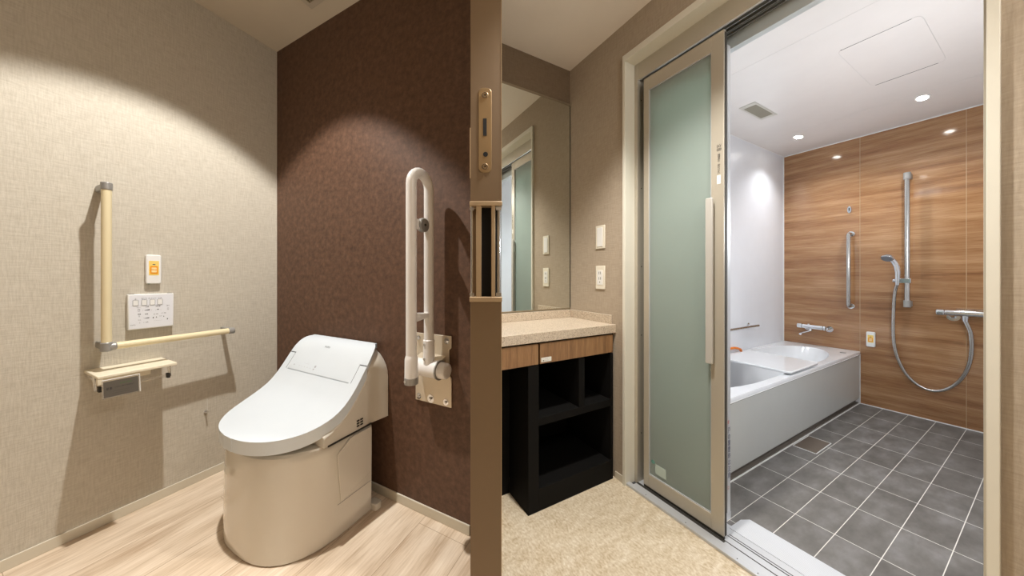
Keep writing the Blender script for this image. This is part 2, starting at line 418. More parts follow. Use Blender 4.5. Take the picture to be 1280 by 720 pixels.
nl = [('▲', .0, .0, .013, 1)]
text([('開', -.005, .098, .016, .8), ('口', -.005, -.165, .016, .8)], 'printed_warning', 'ink_r', d3, (.79255, .107, .365), (0, 1, 0), (0, 0, 1), (1, 0, 0))
text([(ch, 0, .070 - .026 * i, .025, .85) for i, ch in enumerate('戸の開閉時は注意')], 'printed_notice', 'ink_b', d3, (.79255, .107, .36), (0, 1, 0), (0, 0, 1), (1, 0, 0))

# ------------------------------------------------------------------ tan door leaf in front (seen edge on)
D0, D1 = -.0528, .0498; DY = .98
d1 = bpy.data.objects.new('door_1', None); C.objects.link(d1); d1.matrix_world = WD.m((0, DY, .004)); d1['_base'] = (0, DY, .004); d1['kind'] = 'structure'
PZ0, PZ1 = .978, 1.287
q = MB().box(D0, D1, DY, 1.198, .004, PZ0).box(D0, D1, DY, 1.198, PZ1, LC - .002)
q.box(D0, D1, DY + .05, 1.198, PZ0, PZ1)
q.build('leaf_panel', 'door', d1, bevel=.001)
MB().box(D1 - .0012, D1 + .0006, DY - .0006, DY + .002, .004, PZ0 - .012).box(D1 - .0012, D1 + .0006, DY - .0006, DY + .002, PZ1 + .012, LC).build('edge_strip', 'pull', d1, smooth=False)
pu = MB().box(D0 - .003, D1 + .002, DY - .004, DY + .05, PZ1 - .004, PZ1 + .010).box(D0 - .003, D1 + .002, DY - .004, DY + .05, PZ0 - .012, PZ0 + .004)
pu.box(D0 + .019, D0 + .036, DY, DY + .05, PZ0, PZ1).box(D0 + .069, D0 + .082, DY, DY + .05, PZ0, PZ1)
pu.build('pull_frame', 'pull', d1, bevel=.0015)
MB().box(D0 + .036, D0 + .069, DY + .030, DY + .048, PZ0, PZ1).box(D0 + .082, D1, DY + .036, DY + .048, PZ0, PZ1).build('pull_recess', 'black', d1, smooth=False)
pc = MB()
pc.cyl((D0 + .004, DY + .012, PZ0 + .004), (D0 + .004, DY + .012, PZ1 - .004), .0035)
pc.cyl((D1 - .008, DY + .012, PZ0 + .004), (D1 - .008, DY + .012, PZ1 - .004), .0055)
for z in (PZ0 + .012, PZ1 - .012): pc.cyl((D0 + .004, DY + .010, z), (D0 + .004, DY + .03, z), .0075).box(D1 - .018, D1, DY + .004, DY + .03, z - .006, z + .006)
pc.build('pull_rod', 'chrome', d1)
lk = MB().prism(rrect(.0215, .1395, .016, 5), lambda a, c: (-.0045 + a, DY - .0015, 1.5315 + c), lambda a, c: (-.0045 + a, DY + .002, 1.5315 + c)).build('lock_plate', 'door_plate', d1, bevel=.001)
MB().box(-.011, .001, DY - .0022, DY - .0014, 1.513, 1.570).cyl((-.003, DY - .0022, 1.452), (-.003, DY - .0014, 1.452), .008).build('latch_slot', 'black', lk)
for z in (1.647, 1.412):
    MB().cyl((-.0045, DY - .0030, z), (-.0045, DY - .001, z), .0105).build('screw', 'door_plate', lk, bevel=.001)
    MB().box(-.0085, -.0005, DY - .0034, DY - .0029, z - .001, z + .001).box(-.0055, -.0035, DY - .0034, DY - .0029, z - .004, z + .004).tube([(-.0045 + .0085 * math.cos(a * PI / 8), DY - .003, z + .0085 * math.sin(a * PI / 8)) for a in range(16)], .0007, 6, closed=True).build('screw_head_recess', 'black', lk)
MB().box(D0 - .0022, D0 + .001, DY - .0005, DY + .03, 1.374, 1.540).build('side_plate', 'pull', d1, smooth=False)

# ------------------------------------------------------------------ toilet
CX = .641
def dout(hw, yf, yb, yc, cx=CX, n=22, p=2.35):
    pts = [(cx + hw, yb)]
    for i in range(n + 1):
        a = PI * i / n; ca, sa = math.cos(a), math.sin(a)
        pts.append((cx + hw * math.copysign(abs(ca) ** (2 / p), ca), yc - (yc - yf) * abs(sa) ** (2 / p)))
    pts.append((cx - hw, yb)); return pts
wc = thing('toilet', 'white one-piece toilet with closed lid against the brown wall', 'toilet', TL, (CX, -.24, 0))
rings = []
for z, hw, yf in ((0, .292, -.462), (.006, .298, -.470), (.10, .298, -.473), (.25, .297, -.476), (.355, .296, -.478), (.378, .293, -.475), (.386, .286, -.465)):
    rings.append([(x, y, z) for x, y in dout(hw - .006 - .010 * (1 - z / .386), yf - .016 * (1 - z / .386), -.095 + .02 * z, -.20, cx=.657 - .012 * z / .386, p=2.6 - .25 * z / .386)])
bd_ = MB().loft(rings); bd_.build('bowl_base', 'wc', wc)
PROF = [(-.51, .450), (-.44, .453), (-.38, .460), (-.33, .470), (-.28, .486), (-.23, .510), (-.19, .545), (-.155, .588), (-.125, .630), (-.095, .673), (-.065, .706), (-.04, .722), (-.015, .728), (.02, .728)]
pz = lambda y: smooth_tab(PROF, y)
def grid_solid(rows, us, keep, zt, zb):
    """rows: list of (y, halfwidth); us: -1..1; keep(i,j) cell mask"""
    b_ = bmesh.new(); top = {}; bot = {}
    for i, (y, w_) in enumerate(rows):
        for j, u in enumerate(us):
            x = CX + (u * w_ if not callable(u) else u(w_))
            top[i, j] = (x, y, zt(x, y)); bot[i, j] = (x, y, zb(x, y))
    tv, bv = {}, {}
    def T(k):
        if k not in tv: tv[k] = b_.verts.new(top[k])
        return tv[k]
    def B(k):
        if k not in bv: bv[k] = b_.verts.new(bot[k])
        return bv[k]
    cells = {(i, j) for i in range(len(rows) - 1) for j in range(len(us) - 1) if keep(i, j)}
    for (i, j) in cells:
        a, b1, c, d = (i, j), (i + 1, j), (i + 1, j + 1), (i, j + 1)
        b_.faces.new((T(a), T(b1), T(c), T(d))); b_.faces.new((B(d), B(c), B(b1), B(a)))
        for (e, f2, nb) in ((a, b1, (i, j - 1)), (b1, c, (i + 1, j)), (c, d, (i, j + 1)), (d, a, (i - 1, j))):
            if nb not in cells: b_.faces.new((T(e), B(e), B(f2), T(f2)))
    mb = MB(); mb.b.free(); mb.b = b_; return mb
TW, HW = .243, .291       # tongue half width, lid half width
us = [lambda w_, k=k: -w_ + (w_ - min(TW + .006, w_ * .8)) * k / 4 for k in range(5)]
us += [lambda w_, k=k: min(TW + .006, w_ * .8) * (-1 + 2 * k / 12) for k in range(1, 12)]
us += [lambda w_, k=k: min(TW + .006, w_ * .8) + (w_ - min(TW + .006, w_ * .8)) * k / 4 for k in range(5)]
rows = [(-.112, HW), (-.128, HW), (-.145, HW), (-.1625, HW), (-.172, HW), (-.185, HW), (-.205, HW), (-.225, HW)]
for i in range(1, 20):
    a = PI / 2 * i / 20; rows.append((-.225 - .276 * math.sin(a) ** (2 / 2.2), HW * math.cos(a) ** (2 / 2.2)))
rows.append((-.5015, HW * .10))
lidt = lambda y: .050
lid = grid_solid(rows, us, lambda i, j: not (i < 3 and 4 <= j < 16), lambda x, y: pz(y), lambda x, y: max(pz(y) - lidt(y), .391))
lid.build('lid', 'wc_lid', wc, bevel=.006, seg=3)
# tank cover with its front tongue
us2 = [lambda w_, k=k: -w_ + (w_ - TW) * k / 3 for k in range(4)] + [lambda w_, k=k: TW * (-1 + 2 * k / 8) for k in range(1, 8)] + [lambda w_, k=k: TW + (w_ - TW) * k / 3 for k in range(4)]
def chw(y): 
    t_ = max(0, (y + .112) / .102); return HW - .095 * (1 - math.sqrt(max(0, 1 - min(t_, .999) ** 2)))
rows2 = [(y, chw(y)) for y in (-.1595, -.144, -.127, -.1095, -.09, -.07, -.055, -.043, -.032, -.023, -.016, -.011)]
cov = grid_solid(rows2, us2, lambda i, j: not (i < 3 and (j < 3 or j >= 11)), lambda x, y: pz(y), lambda x, y: pz(y) - .022)
cover = cov.build('tank_cover', 'wc_lid', wc, bevel=.004, seg=2)
# body under the lid
def section(y, hw, top, zb, r, n=8):
    pts = [(CX + hw, y, zb)]
    for i in range(n + 1):
        a = PI / 2 * i / n; pts.append((CX + hw - r + r * math.cos(a), y, top - r * .8 + r * .8 * math.sin(a)))
    for i in range(n + 1):
        a = PI / 2 + PI / 2 * i / n; pts.append((CX - hw + r + r * math.cos(a), y, top - r * .8 + r * .8 * math.sin(a)))
    pts.append((CX - hw, y, zb)); return pts
rs = []
for y in (-.315, -.28, -.24, -.20, -.17, -.14, -.115):
    rs.append(section(y, .294, pz(y) - .045, .388, .015))
for y, hw, r in ((-.10, .292, .04), (-.08, .294, .06), (-.06, .298, .09), (-.04, .302, .12), (-.02, .306, .155), (-.004, .308, .18)):
    rs.append(section(y, hw, pz(y) - .008, .389, r))
MB().loft(rs).build('seat_body', 'wc', wc)
# side service panels, both sides
for s in (1, -1):
    X0 = .6485 + s * .2915
    def pr(pts, name, mat, t_=.003):
        return MB().prism(pts, lambda y, z: (X0 - s * .004, y, z), lambda y, z: (X0 + s * t_, y, z)).build(name, mat, wc, bevel=.0015)
    pr([(-.098, .378), (-.098, .178), (-.247, .140), (-.262, .335), (-.200, .378)], 'side_panel', 'wc', .0025)
    MB().box(min(X0, X0 + s * .0008), max(X0, X0 + s * .0008), -.262, -.098, .1365, .1375).build('seam_line', 'ink', wc, smooth=False)
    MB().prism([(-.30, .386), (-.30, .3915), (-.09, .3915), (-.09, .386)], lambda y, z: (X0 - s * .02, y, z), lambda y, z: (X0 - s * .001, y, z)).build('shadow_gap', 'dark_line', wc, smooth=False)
vb = MB()
for i in range(2):
    for j in range(3): vb.box(CX + .2935, CX + .2952, -.168 + i * .018, -.154 + i * .018, .404 + j * .011, .411 + j * .011)
vb.build('vent_slots', 'dark_line', wc, smooth=False)
MB().prism(rrect(.026, .012, .009, 4), lambda a, c: (CX + .30 + a, -.075 + c * 1.6, 0), lambda a, c: (CX + .30 + a, -.075 + c * 1.6, .030)).build('floor_fitting', 'wc', wc, bevel=.003)
for s in (1, -1):
    MB().tube([(CX + s * (TW + .003), y, pz(y) - .0002) for y in (-.161, -.15, -.14, -.13, -.12, -.113)], .0011, 6).build('seam_line', 'ink', wc)
    MB().tube([(CX + s * (TW + .003), -.1115, pz(-.1115) - .0002), (CX + s * .290, -.1115, pz(-.1115) - .0002)], .0014, 6).build('seam_line', 'ink_d', wc)
# marks on the tank cover
def on_cover(items, name, mat):
    o = text(items, name, mat, cover, (CX, 0, 0), (1, 0, 0), (0, 1, 0), (0, 0, 1))
    for v in o.data.vertices:
        y = v.co.y + o['_base'][1]; v.co.z = pz(y) + .0012 - o['_base'][2]
    return o
on_cover([('TOTO', -.035, -.078, .009, 1.7)], 'maker_mark', 'ink')
on_cover([('●', -.198, -.147, .006, 1.6)] + [('・', -.155 + .022 * i, -.148, .012, 1.4) for i in range(5)] + [('■', -.035, -.141, .008, 1.9), ('■', -.038, -.149, .006, 1.9), ('―――――', -.11, -.137, .003, 3)], 'status_marks', plain('pale mark', (176, 178, 186), .6))

# ------------------------------------------------------------------ L-shaped grab bar on the left wall
gb = thing('grab_bar', 'ivory L-shaped grab bar with grey brackets on the linen wall', 'grab bar', TL, (0, -.69, .76))
BX, BY = .108, -.686; R_ = .0142
def wide(mb, k=1.1):
    for v in mb.b.verts: v.co.x = BX + (v.co.x - BX) * k
    return mb
wide(MB().cyl((BX, BY, .765), (BX, BY, 1.400), R_, seg=24)).build('vertical_rail', 'ivory', gb)
wide(MB().cyl((BX, BY + .012, .766), (BX, -.277, .766), R_, seg=24)).build('horizontal_rail', 'ivory', gb)
def bracket(a, c, r):
    a, c = Vector(a), Vector(c)
    return MB().tube([a, a.lerp(c, .08), a.lerp(c, .12), c], [r * 1.25, r * 1.25, r, r], 20)
mbk = wide(MB().cyl((BX, BY, 1.396), (BX, BY, 1.428), R_ * 1.15, seg=24)).box(0, BX, BY - .010, BY + .010, 1.400, 1.426)
mbk.build('bracket', 'grey_metal', gb, bevel=.004)
mbk = wide(MB().cyl((BX, BY, .749), (BX, BY, .786), R_ * 1.2, seg=24).cyl((BX, BY - .004, .766), (BX, BY + .026, .766), R_ * 1.15, seg=24)).box(0, BX, BY - .010, BY + .010, .753, .780)
mbk.build('bracket', 'grey_metal', gb, bevel=.004)
mbk = wide(MB().cyl((BX, -.290, .766), (BX, -.264, .766), R_ * 1.15, seg=24)).box(0, BX, -.282, -.266, .755, .778)
mbk.build('bracket', 'grey_metal', gb, bevel=.004)

# call button in the toilet room
def call_button(frame, loc, label, right, nrm, w_, h_, t_):
    r = thing('call_button', label, 'call button', frame, loc)
    R3, N3, L3 = Vector(right), Vector(nrm), Vector(loc)
    P = lambda a, c, d: tuple(L3 + R3 * a + Vector((0, 0, c)) + N3 * d)
    MB().prism(rrect(w_, h_, w_ * .32, 5), lambda a, c: P(a, c, 0), lambda a, c: P(a, c, t_)).build('housing', 'white', r, bevel=w_ * .14, seg=3)
    MB().prism(rrect(w_ * .66, h_ * .50, w_ * .1, 3), lambda a, c: P(a, c + h_ * .08, t_ - .001), lambda a, c: P(a, c + h_ * .08, t_ + .0006)).build('yellow_field', 'yellow', r)
    bt = MB().prism(rrect(w_ * .52, h_ * .27, w_ * .16, 4), lambda a, c: P(a, c - h_ * .05, t_), lambda a, c: P(a, c - h_ * .05, t_ + .0016)).build('push_button', 'orange', r)
    MB().prism(rrect(w_ * .34, h_ * .17, w_ * .1, 4), lambda a, c: P(a, c - h_ * .05, t_ + .0014), lambda a, c: P(a, c - h_ * .05, t_ + .0022)).build('button_face', plain('pale button face', (250, 226, 170), .4), bt)
    text([('呼出', 0, -h_ * .05, h_ * .17, w_ / h_ * 2.1)], 'printed_word', 'orange', bt, P(0, 0, t_ + .0026), right, (0, 0, 1), nrm)
    MB().prism(rrect(w_ * .18, h_ * .03, w_ * .02, 2), lambda a, c: P(a, c + h_ * .33, t_), lambda a, c: P(a, c + h_ * .33, t_ + .001)).build('indicator', 'ink', r)
    MB().prism(rrect(w_ * .5, h_ * .012, w_ * .01, 2), lambda a, c: P(a, c + h_ * .56, t_ - .0005), lambda a, c: P(a, c + h_ * .56, t_ + .0004)).build('seam_line', 'ink', r)
    MB().prism(rrect(w_ * .12, h_ * .025, w_ * .02, 2), lambda a, c: P(a - w_ * .55, c - h_ * 1.01, t_ * .3), lambda a, c: P(a - w_ * .55, c - h_ * 1.01, t_ * .7)).build('cord_socket', plain('green socket', (40, 110, 90), .4), r)
    return r
call_button(TL, (0, -.5325, 1.083), 'white call button with orange square above the remote panel', (0, 1, 0), (1, 0, 0), .0245, .0665, .020)

# washlet remote panel
rc = thing('remote_panel', 'white toilet remote panel with small grey buttons under the grab bar corner', 'remote panel', TL, (0, -.535, .893))
MB().box(.0, .024, -.612, -.468, .813, .970).build('housing', 'white', rc, bevel=.003)
MB().box(.0242, .0248, -.608, -.472, .817, .9655).build('face_plate', plain('remote face', (232, 234, 240), .3), rc, smooth=False)
for y in (-.606, -.486): MB().box(.004, .020, y, y + .013, .969, .9715).build('mounting_clip', 'ink_d', rc, smooth=False)
bt = [(-.590, 0), (-.564, 0), (-.5385, 0), (-.5145, 0)]
for y, _ in bt:
    k = MB().prism(rrect(.0082, .0125, .0025, 3), lambda a, c: (.0246, y + a, .932 + c), lambda a, c: (.0262, y + a, .932 + c)).build('key', 'white', rc)
    k2 = MB().tube([(.0262, y + a, .932 + c) for a, c in rrect(.0082, .0125, .0025, 3)], .0005, 5, closed=True).build('key_outline', 'ink', k)
O = (.0252, -.54, .89); rt, up_, nn = (0, 1, 0), (0, 0, 1), (1, 0, 0)
it = [('止', -.050, .059, .009, .7), ('おしり', -.024, .059, .009, .65), ('おしりソフト', .0015, .059, .0085, .5), ('ビデ', .0255, .059, .009, .65)]
it += [('□', -.050, .042, .010, .6), ('Y', -.024, .042, .010, .7), ('Y', .0015, .042, .010, .7), ('♪', .0255, .042, .014, .8)]
it += [('水勢', .005 - .02, .022, .0085, .65), ('洗浄位置', .019, .022, .008, .5), ('流す', .052, .022, .008, .6), ('マッサージ', -.040, .020, .0065, .45), ('□', -.040, .008, .014, .6),
       ('‹', -.029, .007, .010, .7), ('▂▃▄▅', -.015, .009, .008, .5), ('›', -.002, .007, .010, .7), ('‹', .012, .005, .009, .6), ('■■', .019, .007, .006, .6), ('›', .028, .005, .009, .6), ('□', .052, .006, .012, .6),
       ('乾燥', -.039, -.010, .008, .6), ('○', -.039, -.019, .008, .6), ('音姫', -.017, -.011, .008, .65), ('‹ ▂▃▄ ›', -.016, -.027, .008, .6), ('温水・便座', .012, -.014, .0065, .45), ('パワー脱臭', .037, -.012, .0065, .5),
       ('■', .004, -.030, .009, .5), ('▲', .014, -.028, .009, .5), ('○ ○', .028, -.025, .007, .6), ('▲', .038, -.027, .008, .5), ('―――――――', .020, -.044, .004, 1.0), ('■', .050, -.041, .009, .5),
       ('□ □', -.038, -.036, .006, .6), ('オート開閉', -.019, -.048, .006, .5), ('□', -.038, -.048, .006, .6), ('TOTO', -.058, -.056, .0065, .9)]
text(it, 'printed_marks', 'ink', rc, O, rt, up_, nn)

# paper holder with shelf
ph = thing('paper_holder', 'cream toilet paper holder with flat shelf and grey label flap', 'paper holder', TL, (0, -.58, .64))
SZ = .668
MB().prism([(0, -.724), (.182, -.722), (.182, -.502), (0, -.502)], lambda x, y: (x, y, SZ - .012), lambda x, y: (x, y, SZ)).build('shelf', 'cream_p', ph, bevel=.003)
MB().box(0, .012, -.700, -.540, .600, SZ - .012).build('back_plate', 'cream_p', ph, bevel=.002)
for y in (-.720, -.513):
    MB().prism([(0, SZ - .012), (.135, SZ - .012), (.140, .602), (.120, .602), (.10, .640), (0, .640)], lambda x, z: (x, y, z), lambda x, z: (x, y + .004, z)).build('side_arm', 'acrylic', ph, bevel=.001)
MB().box(.160, .181, -.721, -.708, .634, SZ - .012).build('front_tab', 'cream_p', ph, bevel=.001)
MB().cyl((.13, -.708, .606), (.13, -.513, .606), .006).build('roller', 'acrylic', ph)
for y in (-.712, -.522): MB().box(.118, .142, y, y + .010, .596, .616).build('roller_clip', 'gasket', ph, bevel=.002)
fl = MB().prism([(.183, .648), (.189, .648), (.198, .580), (.192, .580)], lambda x, z: (x, -.712, z), lambda x, z: (x, -.617, z)).build('label_flap', 'acrylic', ph, bevel=.001)
MB().prism([(.1892, .644), (.1898, .644), (.1978, .584), (.1972, .584)], lambda x, z: (x, -.709, z), lambda x, z: (x, -.620, z)).build('label_sheet', 'label_grey', fl, smooth=False)
ft = MB  # text on the tilted flap
def flap_text(items, name, mat):
    return text(items, name, mat, fl, (.1943, -.665, .6135), (0, 1, 0), (-.132, 0, .991), (1, 0, 0))
flap_text([('エコリズム', .012, .016, .007, .9)], 'green_heading', 'ink_g')
flap_text([('紙巻', -.030, .002, .011, .7), ('このボタンを押すと紙が切れます', .008, .004, .0055, .6), ('――――――――――――', 0, -.010, .0045, .8), ('――――――――――――', 0, -.018, .0045, .8)], 'printed_lines', 'ink_d')
MB().tube([(.189, -.712, .650), (.189, -.616, .650), (.198, -.616, .581)], .0018, 6).build('clear_rim', 'white', fl)

# small wall hook
hk = thing('wall_hook', 'tiny metal hook on the linen wall left of the toilet', 'hook', TL, (0, -.343, .343))
MB().cyl((0, -.343, .343), (.004, -.343, .343), .008).build('rosette', 'chrome', hk)
MB().tube([(.003, -.343, .343), (.018, -.343, .343), (.024, -.343, .347), (.024, -.343, .355)], .0028, 10).build('hook_arm', 'chrome', hk)
MB().cyl((.0245, -.344, .357), (.0245, -.344, .42), .0006, seg=6).build('clear_thread', 'white', hk)

# ------------------------------------------------------------------ fold-up rail on the brown wall
fr_ = thing('folding_rail', 'white swing-up safety rail folded upright beside the toilet', 'grab bar', TL, (1.215, 0, .65))
pl = MB().prism([(1.119, .800), (1.119, .500), (1.312, .500), (1.312, .62), (1.300, .64), (1.300, .74), (1.312, .75), (1.312, .800)], lambda x, z: (x, 0, z), lambda x, z: (x, -.007, z)).build('wall_plate', 'steel_plate', fr_, bevel=.002)
for x, z, r in ((1.137, .779, .010), (1.290, .779, .012), (1.140, .520, .012), (1.205, .520, .016), (1.285, .520, .012)):
    k = MB().cyl((x, -.006, z), (x, -.009, z), r * 1.1).build('washer', 'chrome', pl)
    MB().cyl((x, -.009, z), (x, -.018, z), r * .55, r * .4, seg=6).build('bolt', 'chrome', k)
MB().cyl((1.145, -.052, .668), (1.290, -.052, .668), .036, seg=28).build('pivot_barrel', 'rail', fr_, bevel=.004)
MB().cyl((1.286, -.052, .668), (1.326, -.052, .668), .034, .031, seg=28).build('pivot_cap', 'rail', fr_, bevel=.007, seg=3)
MB().cyl((1.284, -.052, .668), (1.290, -.052, .668), .040, seg=28).build('pivot_washer', 'grey_metal', fr_)
MB().prism([(-.004, .62), (-.052, .636), (-.052, .70), (-.004, .716)], lambda y, z: (1.150, y, z), lambda y, z: (1.285, y, z)).build('pivot_mount', 'steel_plate', fr_, bevel=.003)
RX, Y1, Y2 = 1.237, -.060, -.166
rp_ = .0205; cy = (Y1 + Y2) / 2; rad = (Y1 - Y2) / 2; ZT = 1.405
path = [(RX, Y1, .70), (RX, Y1, ZT)] + [(RX, cy + rad * math.cos(a * PI / 14), ZT + rad * math.sin(a * PI / 14)) for a in range(1, 14)] + [(RX, Y2, ZT), (RX, Y2, .725)]
MB().tube(path, rp_, 24).build('rail_loop', 'rail', fr_)
MB().cyl((RX, Y1, .690), (RX, Y1, .790), rp_ * 1.16, seg=24).build('rail_socket', 'rail', fr_, bevel=.003)
for z in (.713, .772): MB().cyl((RX - .004, Y1 - rp_ * 1.1, z), (RX - .004, Y1 - rp_ * 1.3, z), .0055, seg=10).build('socket_screw', 'chrome', fr_)
MB().tube([(RX, Y2, .750), (RX, Y2, .740), (RX, Y2, .735), (RX, Y2, .660)], [rp_, rp_ * 1.15, rp_ * 1.2, rp_ * 1.25], 24).build('end_sleeve', 'rail', fr_)
ec = MB().cyl((RX, Y2, .640), (RX, Y2, .668), rp_ * 1.28, rp_ * 1.30, seg=24).build('end_cap', 'grey_metal', fr_, bevel=.003)
MB().cyl((RX - .006, Y2 - .026, .655), (RX - .006, Y2 - .029, .655), .005, seg=10).build('cap_screw', 'chrome', ec)
MB().prism([(Y2, .872), (Y2, .902), (Y2 + .03, .908), (Y1, .900), (Y1, .886)], lambda y, z: (RX - .012, y, z), lambda y, z: (RX + .014, y, z)).build('cross_stay', 'rail', fr_, bevel=.004)
MB().cyl((RX - .010, cy + .012, 1.255), (RX + .014, cy + .012, 1.255), .028, seg=28).build('stopper_disc', 'grey_metal', fr_, bevel=.004)
MB().box(RX - .010, RX + .006, Y2, cy, 1.235, 1.275).build('stopper_arm', 'rail', fr_, bevel=.004)
MB().cyl((RX + .014, cy + .012, 1.255), (RX + .017, cy + .012, 1.255), .005, seg=10).build('disc_screw', 'gasket', fr_)

# toilet ceiling vent
cv = thing('ceiling_vent', 'square slatted vent in the toilet ceiling, cut by the frame edge', 'vent', TL, (.60, -.20, LC))
MB().box(.488, .74, -.335, -.085, LC - .006, LC - .0005).build('frame', plain('vent frame', (200, 190, 174), .5), cv, bevel=.002)
MB().box(.518, .71, -.305, -.115, LC - .008, LC - .006).build('backing', 'gasket', cv, smooth=False)
sl = MB()
for i in range(16): sl.box(.520 + i * .012, .5255 + i * .012, -.305, -.115, LC - .012, LC - .007)
sl.build('slats', plain('vent slats', (170, 156, 128), .5), cv, smooth=False)

# ------------------------------------------------------------------ vanity
vt = thing('vanity_counter', 'speckled beige stone counter under the mirror', 'counter', VR, (.17, -.26, .755))
yl = lambda x: -.4975 - .578 * x          # face of the partition the vanity runs up to
def slab(mb, xa, xb, yb, za, zb): return mb.prism([(xa, yl(xa)), (xb, yl(xb)), (xb, yb), (xa, yb)], lambda x, y: (x, y, za), lambda x, y: (x, y, zb))
slab(MB(), .001, .342, -.001, .756, .8).build('countertop', 'stone', vt, bevel=.002)
slab(MB(), .001, .020, -.001, .8, .846).box(.020, .318, -.014, -.001, .8, .846).build('backsplash', 'stone', vt, bevel=.0015)
cb = thing('vanity_cabinet', 'black open-shelf cabinet with walnut drawers under the stone counter', 'cabinet', VR, (.17, -.3, 0))
K = 'dark_cab'
MB().box(.180, .338, -.552, -.495, 0, .652).build('side_panel', K, cb, bevel=.001)
MB().box(.0, .338, -.036, -.018, 0, .652).build('side_panel', K, cb, bevel=.001)
MB().box(.0, .338, -.495, -.036, 0, .100).build('plinth', K, cb, bevel=.001)
MB().box(.0, .336, -.495, -.036, .380, .415).build('shelf', K, cb, bevel=.001)
MB().box(.0, .334, -.2515, -.2145, .415, .652).build('divider', K, cb, bevel=.001)
MB().box(.0, .010, -.495, -.036, .100, .652).build('back_panel', K, cb, smooth=False)
slab(MB(), 0, .325, -.004, .652, .756).build('top_rail', K, cb, smooth=False)
dr = MB().box(.325, .337, -.487, -.020, .657, .748).build('drawer', 'drawer_wood', cb, bevel=.001)
MB().box(.3371, .3378, -.482, -.424, .664, .684).build('drawer_sticker', 'sticker', dr, smooth=False)
text([('― ―', 0, .005, .007, .9), ('●―― ――', -.004, -.004, .007, .9)], 'sticker_print', 'ink_d', dr, (.3381, -.452, .674), (0, 1, 0), (0, 0, 1), (1, 0, 0))
slab(MB(), .325, .337, -.497, .657, .748).build('drawer', 'drawer_wood', cb, bevel=.001)
slab(MB(), .170, .180, -.552, 0, .652).build('knee_panel', K, cb, smooth=False)
# mirror
mr = thing('wall_mirror', 'large frameless wall mirror above the stone counter', 'mirror', VR, (0, -.26, 1.48))
MB().box(.0005, .005, -.497, -.006, .856, 2.108).build('mirror_glass', 'mirror', mr, smooth=False)
for za, zb in ((2.108, 2.120), (.848, .856)): MB().box(0, .007, -.498, -.002, za, zb).build('mirror_channel', plain('mirror channel', (150, 138, 116), .35, metal=.5), mr, bevel=.001)
MB().box(0, .0065, -.006, -.002, .856, 2.108).build('mirror_edge', plain('mirror edge', (74, 72, 62), .4), mr, smooth=False)
# switches
def switch(z0, z1, name, label, cat, inner):
    r = thing(name, label, cat, VR, (.2405, 0, (z0 + z1) / 2))
    MB().box(.2100, .2725, -.006, 0, z0, z1).build('cover_plate', plain('cream switch plate', (232, 226, 210), .4), r, bevel=.002)
    zc = (z0 + z1) / 2
    if inner == 'rocker':
        MB().box(.222, .2595, -.0085, -.006, zc - .052, zc + .052).build('rocker', 'white', r, bevel=.001)
    else:
        MB().box(.2215, .260, -.0075, -.006, zc - .040, zc + .040).build('socket_insert', 'white', r, bevel=.001)
        k = MB()
        for dz in (.018, -.012):
            k.box(.234, .2365, -.0079, -.0074, zc + dz, zc + dz + .014).box(.245, .2475, -.0079, -.0074, zc + dz, zc + dz + .014)
        k.cyl((.2405, -.0074, zc - .025), (.2405, -.0079, zc - .025), .003, seg=8)
        k.build('socket_slots', 'gasket', r)
switch(1.203, 1.330, 'light_switch', 'cream wall switch with a wide rocker, upper of the two plates', 'switch', 'rocker')
switch(.980, 1.108, 'wall_outlet', 'cream power outlet below the light switch beside the door', 'outlet', 'slots')

# ------------------------------------------------------------------ bathtub
tb = thing('bathtub', 'white bathtub with pale grey apron along the white wall', 'bathtub', VR, (.4, 1.4, 0))
x0, x1, y0, y1, TZ = .166, .636, .215, 2.556, .431
def ring(xa, xb, ya, yb, z, r, n=7):
    cx, cy_ = (xa + xb) / 2, (ya + yb) / 2; hx, hy = (xb - xa) / 2, (yb - ya) / 2
    out = []
    for sx, sy, a0 in ((1, 1, 0), (-1, 1, PI / 2), (-1, -1, PI), (1, -1, 1.5 * PI)):
        rx, ry = (r, r) if not isinstance(r, tuple) else r
        for i in range(n + 1):
            a = a0 + PI / 2 * i / n; out.append((cx + sx * (hx - rx) + rx * math.cos(a), cy_ + sy * (hy - ry) + ry * math.sin(a), z))
    return out
rg = [ring(x0, x1, y0, y1, .408, .004), ring(x0, x1, y0, y1, TZ - .004, .004), ring(x0 + .003, x1 - .003, y0 + .003, y1 - .003, TZ, .005),
      ring(.198, .592, .42, 2.40, TZ, (.19, .55)), ring(.203, .587, .43, 2.385, TZ - .012, (.185, .52)), ring(.212, .578, .47, 2.30, TZ - .12, (.17, .45)),
      ring(.225, .565, .54, 2.16, .16, (.15, .36)), ring(.245, .545, .60, 2.05, .10, (.13, .3)), ring(.29, .50, .75, 1.90, .09, (.09, .25))]
tm = MB().loft(rg, cap=False)
tm.b.verts.ensure_lookup_table(); n_ = len(rg[0]); tm.b.faces.new([tm.b.verts[len(tm.b.verts) - n_ + i] for i in range(n_)])
tm.build('tub_shell', 'tub', tb)
MB().box(.618, .634, y0, y1 - .012, .050, .401).build('apron', 'apron', tb, bevel=.0015)
MB().box(.620, .6352, y0, y1, .401, .4045).build('apron_seam', 'dark_line', tb, smooth=False)
MB().box(.622, .6378, y0, y1, .4045, .4085).build('apron_trim', 'white', tb, smooth=False)
MB().box(.60, .612, y0, y1, 0, .05).box(.60, .628, y0, y1 - .01, .0, .012).build('plinth', 'toe', tb, smooth=False)
MB().box(.628, .6315, y0, y1, 0, .004).build('plinth_edge', 'white', tb, smooth=False)
MB().box(.6, .6365, y1 - .012, y1, 0, .40).build('corner_strip', 'white', tb, smooth=False)
MB().cyl((.585, 2.36, TZ), (.585, 2.36, TZ + .004), .016).build('pop_up_button', 'grey_metal', tb)
